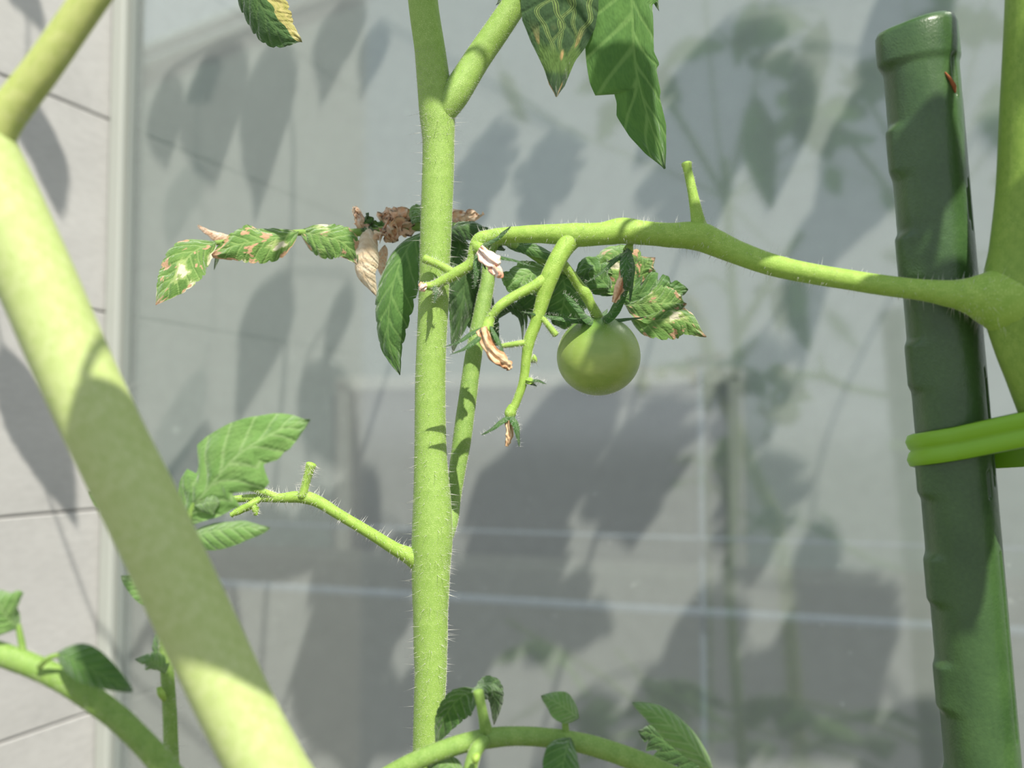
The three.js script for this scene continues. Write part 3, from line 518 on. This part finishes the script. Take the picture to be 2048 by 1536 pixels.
  L({ mid: [[1140, 1474, e - .003], [1130, 1510, e - .008], [1122, 1560, e - .011], [1115, 1620, e - .012]], w: 40, curl: .6, mat: M.leaf, out: 'entire', face: [.1, .3, 1] });
  stalk([[1420, 1580, e, 10], [1415, 1556, e - .001, 10], [1406, 1530, e - .002, 9]]);
  L({ mid: [[1425, 1536, e - .002], [1370, 1476, e - .006], [1315, 1430, e - .007], [1264, 1405, e - .006]], w: 31, left: 1, right: 1, curl: 1.0, mat: M.leafPale, out: 'entire', face: [.1, .45, 1], wave: .05 });
  L({ mid: [[1410, 1530, e + .006], [1360, 1505, e + .008], [1310, 1470, e + .009], [1276, 1462, e + .01]], w: 48, left: 1, right: .6, curl: .6, mat: M.leafDark, out: 'lobed', face: [0, .2, 1] });
}

// ---------------------------------------------------------------- young shoot behind the slanting stem
const plantD = thing('tomato_plant', 'slender young tomato shoot with a pale lobed leaf, behind the thick slanting stem', 'tomato plant');
{
  const d = 0.2, st = tube(toSoil([[362, 1072, d, 9], [346, 1130, d, 11], [334, 1210, d, 12], [332, 1300, d, 13], [338, 1400, d, 13.5], [344, 1536, d, 15], [350, 1700, d, 17]], -0.13, -0.2), { radial: 16, per: 6, bumpy: .06 });
  mesh('main_stem', st, M.stalk, plantD);
  hairs([st], plantD, { n: 2200, len: [0.0002, 0.0007], thick: 0.00003 }); hairs([st], plantD, { n: 70, len: [0.001, 0.0022], thick: 0.00004 });
  const lf = group('compound_leaf', plantD), L = (o) => leaflet(lf, 'leaflet', { d, ...o });
  mesh('leaf_stalk', tube(S([[346, 1140, d, 9], [366, 1075, d - .001, 8], [384, 1020, d - .001, 7], [408, 985, d - .002, 6]]), { radial: 12 }), M.stalk, lf);
  L({ mid: [[366, 1040, d], [410, 985, d - .003], [480, 908, d - .005], [560, 860, d - .005], [620, 840, d - .003]], w: 96, curl: .4, slant: .12, hl: [[0, .3], [.1, .65], [.2, .74], [.24, .5], [.27, .56], [.33, .95], [.4, .9], [.5, .74], [.65, .54], [.8, .38], [.9, .24], [1, 0]], hr: [[0, .2], [.1, .38], [.2, .58], [.26, .64], [.3, .74], [.33, .44], [.37, .62], [.44, .88], [.52, .84], [.56, .44], [.65, .5], [.7, .42], [.75, .42], [.85, .3], [.95, .12], [1, 0]], mat: M.leafPale, face: [-.1, .25, 1], wave: .1, nu: 110, nv: 16 });
  L({ mid: [[372, 1072, d], [420, 1062, d - .003], [480, 1054, d - .005], [540, 1056, d - .004]], w: 40, left: .7, right: 1, curl: 1.0, mat: M.leafPale, out: 'entire', face: [0, .7, 1], wave: .08 });
  L({ mid: [[340, 1085, d + .004], [290, 1060, d + .004], [230, 1020, d + .002], [176, 984, d]], w: 36, curl: .5, mat: M.leafPale, out: 'lobed', face: [0, .5, 1] });
  L({ mid: [[390, 1010, d - .002], [420, 1004, d - .004], [440, 1006, d - .004]], w: 28, curl: 1, mat: M.leafPale, face: [0, .4, 1] });
  L({ mid: [[336, 1200, d + .002], [300, 1190, d], [268, 1168, d], [242, 1152, d]], w: 24, curl: .6, mat: M.leafPale, out: 'entire', face: [0, .5, 1] });
  L({ mid: [[332, 1345, d - .002], [316, 1330, d - .005], [298, 1320, d - .006], [270, 1318, d - .005]], w: 22, curl: .8, mat: M.leafPale, out: 'lobed', face: [0, .5, 1] });
  L({ mid: [[334, 1330, d], [316, 1296, d], [322, 1270, d], [340, 1240, d]], w: 22, curl: .9, mat: M.leaf, face: [-.3, .3, 1] });
  mesh('bud', tube(S([[330, 1400, d - .002, 5], [322, 1388, d - .003, 8], [318, 1375, d - .003, 5]]), { radial: 10, bumpy: .3 }), M.truss, plantD);
}

// ---------------------------------------------------------------- stake and tie
{
  const t = thing('garden_stake', 'dark green plastic-coated garden stake with knobbly side and rounded cap', 'stake');
  const d = 0.225, A = P(1838, 96, d), B = P(1966, 1536, d), ax = B.clone().sub(A), len0 = ax.length(), top = A, dir = ax.clone().normalize(), r0 = 71 * d / F, bottomY = 0.6, L = (top.y - bottomY) / -dir.y;
  const n1 = camDir(0, 0, 1).sub(dir.clone().multiplyScalar(dir.dot(camDir(0, 0, 1)))).normalize(), n2 = dir.clone().cross(n1);   // n1 to the lens, n2 sideways
  const left = n2.dot(camDir(-1, 0, 0)) > 0 ? 1 : -1, pos = [], uv = [], idx = [], nl = 520, na = 260, px = len0 / 1440;           // metres per photograph pixel along the stake
  const grooves = [[.55, 30, 110], [.62, 30, 120], [.72, 290, 360], [.84, 270, 380], [.8, 640, 880], [.9, 660, 860], [.74, 1000, 1380], [.5, 840, 900]];
  const rAt = (s, a) => {                                    // a from the lens direction, positive to the right
    const y = s / px; let r = r0;
    const ph = ((y + 68) % 213) / 213, bump = smooth(0, .1, ph) * (1 - smooth(.44, .56, ph));
    r += 0.0013 * bump * Math.exp(-(((a + 1.45) / .42) ** 2)) + 0.0007 * (((y + 170) % 213) / 213 > .5 ? 1 : 0) * Math.exp(-(((a - 2.4) / .5) ** 2));
    for (const [ga, y0, y1] of grooves) if (y > y0 && y < y1) r -= 0.0005 * Math.exp(-(((a - ga) / .045) ** 2)) * smooth(y0, y0 + 8, y) * (1 - smooth(y1 - 8, y1, y));
    r += 0.0005 * (1 - smooth(26, 44, y)) + 0.00004 * noise(a * 6, y * .05);
    return r;
  };
  const caps = [[-46, .05], [-45, .5], [-42, .78], [-36, .93], [-26, .99]];
  const rings = [...caps.map(([y, k]) => [y * px, k]), ...Array.from({ length: nl + 1 }, (_, i) => [i < 440 ? i / 440 * len0 * 1.05 : lerp(len0 * 1.05, L, (i - 440) / 80), 1])];
  for (const [s, k] of rings) for (let j = 0; j <= na; j++) {
    const a = j / na * 2 * Math.PI - Math.PI, r = rAt(s, a) * k, tilt = s < 0 ? (Math.sin(a) * .16 + .10) * r0 * (1 - k * .2) * smooth(0, 40, -s / px) : 0;
    const p = top.clone().addScaledVector(dir, s - tilt).addScaledVector(n1, Math.cos(a) * r).addScaledVector(n2, -left * Math.sin(a) * r);
    pos.push(p.x, p.y, p.z); uv.push(j / na * .05, s);
  }
  const W = na + 1; for (let i = 0; i < rings.length - 1; i++) for (let j = 0; j < na; j++) { const q = i * W + j; left > 0 ? idx.push(q, q + 1, q + W, q + W, q + 1, q + W + 1) : idx.push(q, q + W, q + 1, q + 1, q + W, q + W + 1); }
  const g = new THREE.BufferGeometry(); g.setAttribute('position', new THREE.Float32BufferAttribute(pos, 3)); g.setAttribute('uv', new THREE.Float32BufferAttribute(uv, 2)); g.setIndex(idx); g.computeVertexNormals();
  const sb = grainBump.clone(); sb.repeat.set(60, 40); sb.needsUpdate = true;
  const mat = new THREE.MeshPhysicalMaterial({ map: dataTex(256, 256, (u, v) => { const k = tnoise(u, v, 6, 2.2) + .5 * tnoise(u, v, 60, 1.1); return mixc([52, 80, 42], [70, 100, 54], clamp(.5 + k)); }), bumpMap: sb, bumpScale: .00012, roughness: .34, clearcoat: .35, clearcoatRoughness: .3 });
  mat.map.repeat.set(20, 20);
  mesh('shaft', g, mat, t);
  const at = (y, a, out) => top.clone().addScaledVector(dir, (y - 96) * px).addScaledVector(n1, Math.cos(a) * (r0 + out)).addScaledVector(n2, -left * Math.sin(a) * (r0 + out));
  const fl = mesh('rusty_fleck', tube([{ p: at(168, .22, 0), r: .00025 }, { p: at(178, .3, .0003), r: .0005 }, { p: at(192, .42, .0003), r: .0006 }, { p: at(206, .52, 0), r: .0003 }], { radial: 8, bumpy: .4, flat: .7 }), new THREE.MeshStandardMaterial({ color: 0x9a5a34, roughness: .9 }), t); fl.userData.label = 'small rust-brown fleck';
  // lime tie
  const tie = thing('plant_tie', 'lime green ribbed plastic tie looped round the dark stake', 'plant tie');
  const pathPts = [];
  const R1 = r0 + .0012, cAt = (y) => top.clone().addScaledVector(dir, (y - 96) * px);
  const rS = .0096, stemAt = (y) => P(2124, y, .21);
  // once round the stake, then round the stem
  const ring = (c, R, a0, a1, y0, y1, n) => { for (let i = 0; i <= n; i++) { const a = lerp(a0, a1, i / n), y = lerp(y0, y1, i / n); pathPts.push(c(y).clone().addScaledVector(n1, Math.cos(a) * R).addScaledVector(n2, -left * Math.sin(a) * R)); } };
  ring(cAt, R1, -.35, -Math.PI - .5, 880, 916, 22);
  ring(stemAt, rS, Math.PI - .5, -.35, 902, 838, 16);
  const TIE_OUT = 1, curve = new THREE.CatmullRomCurve3(pathPts, true, 'centripetal'), n = 160, tp = [], ti = [], half = 33 * d / F, prof = [[-1, -.3], [-.92, .5], [-.55, .95], [-.16, .55], [0, .05], [.16, .55], [.55, .95], [.92, .5], [1, -.3], [0, -.6]];
  for (let i = 0; i < n; i++) {
    const c = curve.getPointAt(i / n), tg = curve.getTangentAt(i / n), upv = dir.clone().negate(); let wv = upv.sub(tg.clone().multiplyScalar(upv.dot(tg))).normalize(); const nv = wv.clone().cross(tg).normalize();
    const s = TIE_OUT;
    for (const [w, h] of prof) { const p = c.clone().addScaledVector(wv, w * half).addScaledVector(nv, s * h * .0011); tp.push(p.x, p.y, p.z); }
  }
  const Wp = prof.length; for (let i = 0; i < n; i++) for (let j = 0; j < Wp; j++) { const a = i * Wp + j, b = i * Wp + (j + 1) % Wp, c2 = ((i + 1) % n) * Wp + j, e = ((i + 1) % n) * Wp + (j + 1) % Wp; ti.push(a, b, c2, c2, b, e); }
  const tg = new THREE.BufferGeometry(); tg.setAttribute('position', new THREE.Float32BufferAttribute(tp, 3)); tg.setIndex(ti); tg.computeVertexNormals();
  mesh('strap', tg, new THREE.MeshPhysicalMaterial({ color: 0x8fc42a, roughness: .4, transmission: .25, thickness: 0, side: THREE.DoubleSide }), tie);
}

// ---------------------------------------------------------------- the crown above the picture, whose leaves dapple the light
const inFrame = (p) => { const q = p.clone().sub(camera.position).applyQuaternion(camera.quaternion.clone().invert()); if (q.z > -0.01) return null; const x = CX + q.x / -q.z * F, y = CY - q.y / -q.z * F; return x > -20 && x < 2068 && y > -20 && y < 1556 ? [x | 0, y | 0] : null; };
// each entry: where its shade falls (base and tip of the leaf) and how far up the sunbeam it hangs
function crown(parent, hang, list, where, t) {
  const g = group('crown_leaf', parent), bases = [];
  for (const [x0, y0, x1, y1, w, out, dd] of list) {
    const a = where(x0, y0, dd), b = where(x1, y1, dd), tt = t + rr(-.01, .01), A = a.clone().addScaledVector(SUN, tt), B = b.clone().addScaledVector(SUN, tt + rr(-.01, .01));
    const wm = w * a.distanceTo(camera.position) / F, m = A.clone().lerp(B, .5).addScaledVector(SUN, .004);
    for (const q of [A, B, m]) { const f = inFrame(q); if (f) console.log('crown leaf in frame', x0, y0, f.join(',')); }
    leaflet(g, 'leaflet', { mid: [A, m, B], wm, out: out || 'ovate', faceW: SUN.clone().add(V(rr(-.15, .15), 0, rr(-.15, .15))), curl: .5, mat: rnd() < .5 ? M.leaf : M.leafDark, wave: .15, nu: 40 });
    bases.push(A);
  }
  bases.sort((p, q) => p.distanceTo(hang) - q.distanceTo(hang));
  const pts = [{ p: hang, r: .0012 }];
  for (const b of bases) { const l = pts[pts.length - 1].p; if (l.distanceTo(b) > .012) pts.push({ p: b.clone().addScaledVector(SUN, .003), r: .0007 }); }
  if (pts.length > 1) mesh('leaf_stalk', tube(pts, { radial: 8, per: 8 }), M.stalk, g);
}
const pane = (x, y) => onZ(x, y, PANE_Z), atD = (x, y, d) => P(x, y, d || .25);
const topA = P(790, -640, .25), topB = P(-300, -420, .155), topC = P(2096, -600, .2);
crown(plantA, topA, [[545, 80, 512, 440, 52, 'lance'], [425, 90, 428, 370, 62, 'ovate'], [330, 150, 332, 340, 34], [700, -10, 640, 210, 48, 'lance']], pane, .42);
crown(plantA, topA, [[990, 240, 940, 480, 60, 'lobed'], [1120, 260, 1060, 470, 70, 'lobed'], [760, 40, 720, 200, 30, 'lance']], pane, .44);
crown(plantC, topC, [[1450, 40, 1390, 500, 120, 'lobed'], [1560, 120, 1540, 420, 60], [1830, 130, 1640, 540, 95, 'ovate'], [1780, -40, 1860, 180, 70]], pane, .45);
crown(plantC, topC, [[1625, 420, 1600, 760, 40, 'lance'], [1530, 660, 1450, 1000, 70, 'lobed'], [1540, 900, 1490, 1180, 80, 'lobed'], [1300, 800, 1260, 1100, 110, 'lobed'], [1130, 760, 1100, 1080, 110, 'ovate']], pane, .5);
crown(plantC, topC, [[1625, 1040, 1650, 1260, 40, 'ovate'], [1600, 1180, 1720, 1520, 120, 'ovate'], [1500, 1300, 1480, 1540, 80, 'lobed'], [1300, 1330, 1390, 1560, 100, 'lobed'], [1400, 1180, 1420, 1420, 70, 'ovate'], [1150, 1400, 1180, 1620, 80, 'lobed'], [1800, 1400, 1830, 1620, 80, 'ovate'], [1960, 240, 2060, 300, 20]], pane, .54);
crown(plantA, topA, [[610, 730, 730, 970, 46, 'lance'], [560, 540, 470, 860, 58, 'lance'], [700, 560, 640, 760, 26, 'lance'], [640, 980, 600, 1150, 50], [800, 1060, 740, 1400, 80, 'lobed'], [640, 1230, 690, 1540, 70]], pane, .5);
crown(plantA, topA, [[960, 940, 1080, 1100, 90, 'lobed'], [940, 1180, 1230, 1260, 70, 'lobed'], [950, 1260, 940, 1420, 50]], pane, .54);
crown(plantA, topA, [[60, 250, 120, 400, 46, 'ovate'], [60, 0, 30, 140, 40], [20, 840, 150, 1000, 60]], (x, y) => P(x, y, .58), .42);
crown(plantA, topA, [[170, 840, 540, 1400, 150, 'entire', .155]], atD, .17);
crown(plantA, topA, [[790, 10, 880, 260, 95, 'ovate', .25], [1190, 130, 1315, 345, 60, 'lance', .24]], atD, .16);
crown(plantC, topC, [[1228, 495, 1640, 545, 75, 'ovate', .232], [1680, 560, 1960, 605, 70, 'ovate', .21], [2100, -20, 2110, 480, 88, 'entire', .21], [2040, 430, 2110, 950, 110, 'entire', .2]], atD, .15);
crown(plantC, topC, [[1760, 300, 1960, 312, 88, 'entire', .215], [1885, 494, 1930, 880, 100, 'entire', .215], [1850, 820, 1970, 1230, 120, 'entire', .215]], atD, .2);
crown(plantC, topC, [[955, 1440, 1460, 1570, 110, 'entire', .2], [1225, 610, 1245, 830, 70, 'ovate', .24]], atD, .22);

// leaves lower down and further up, which the dusty panel mirrors
function spray(parent, at, hang, n, spread, size, mats) {
  const g = group('compound_leaf', parent); mesh('leaf_stalk', tube([{ p: hang, r: .0025 }, { p: hang.clone().lerp(at, .5).add(V(0, .02, 0)), r: .002 }, { p: at, r: .0012 }], { radial: 8, per: 6 }), M.stalk, g);
  for (let i = 0; i < n; i++) {
    const b = at.clone().lerp(hang, rr(0, .45)), a = rr(0, 6.28), e = b.clone().add(V(Math.cos(a) * spread * rr(.7, 1.2), rr(-.04, .015), Math.sin(a) * spread * .8 * rr(.6, 1.1)));
    leaflet(g, 'leaflet', { mid: [b, b.clone().lerp(e, .5).add(V(0, .012, 0)), e], wm: size * rr(.7, 1.1), out: rnd() < .5 ? 'lobed' : 'ovate', faceW: V(rr(-.3, .3), 1, rr(-.1, .5)), curl: .6, mat: mats[i % mats.length], nu: 40 });
  }
}
const low = [M.leaf, M.leafPale, M.leafDark];
const mirrored = (x, y, q) => { const v = onZ(x, y, PANE_Z - q); v.z = 2 * PANE_Z - v.z; return v; };
spray(plantA, mirrored(1010, 1240, .22), V(-.09, .72, -.25), 5, .07, .02, low);
spray(plantA, mirrored(1230, 1300, .2), V(-.09, .70, -.25), 5, .07, .02, low);
spray(plantC, mirrored(1560, 1390, .22), V(.1, .72, -.2), 6, .07, .02, low);
spray(plantC, mirrored(1350, 1420, .26), V(.1, .70, -.2), 5, .07, .02, low);
spray(plantA, mirrored(1180, 60, .22), topA, 5, .07, .022, low);
spray(plantC, mirrored(1430, 60, .26), topC, 6, .07, .022, low);
spray(plantC, mirrored(1680, 130, .24), topC, 5, .07, .022, low);

renderer.render(scene, camera);
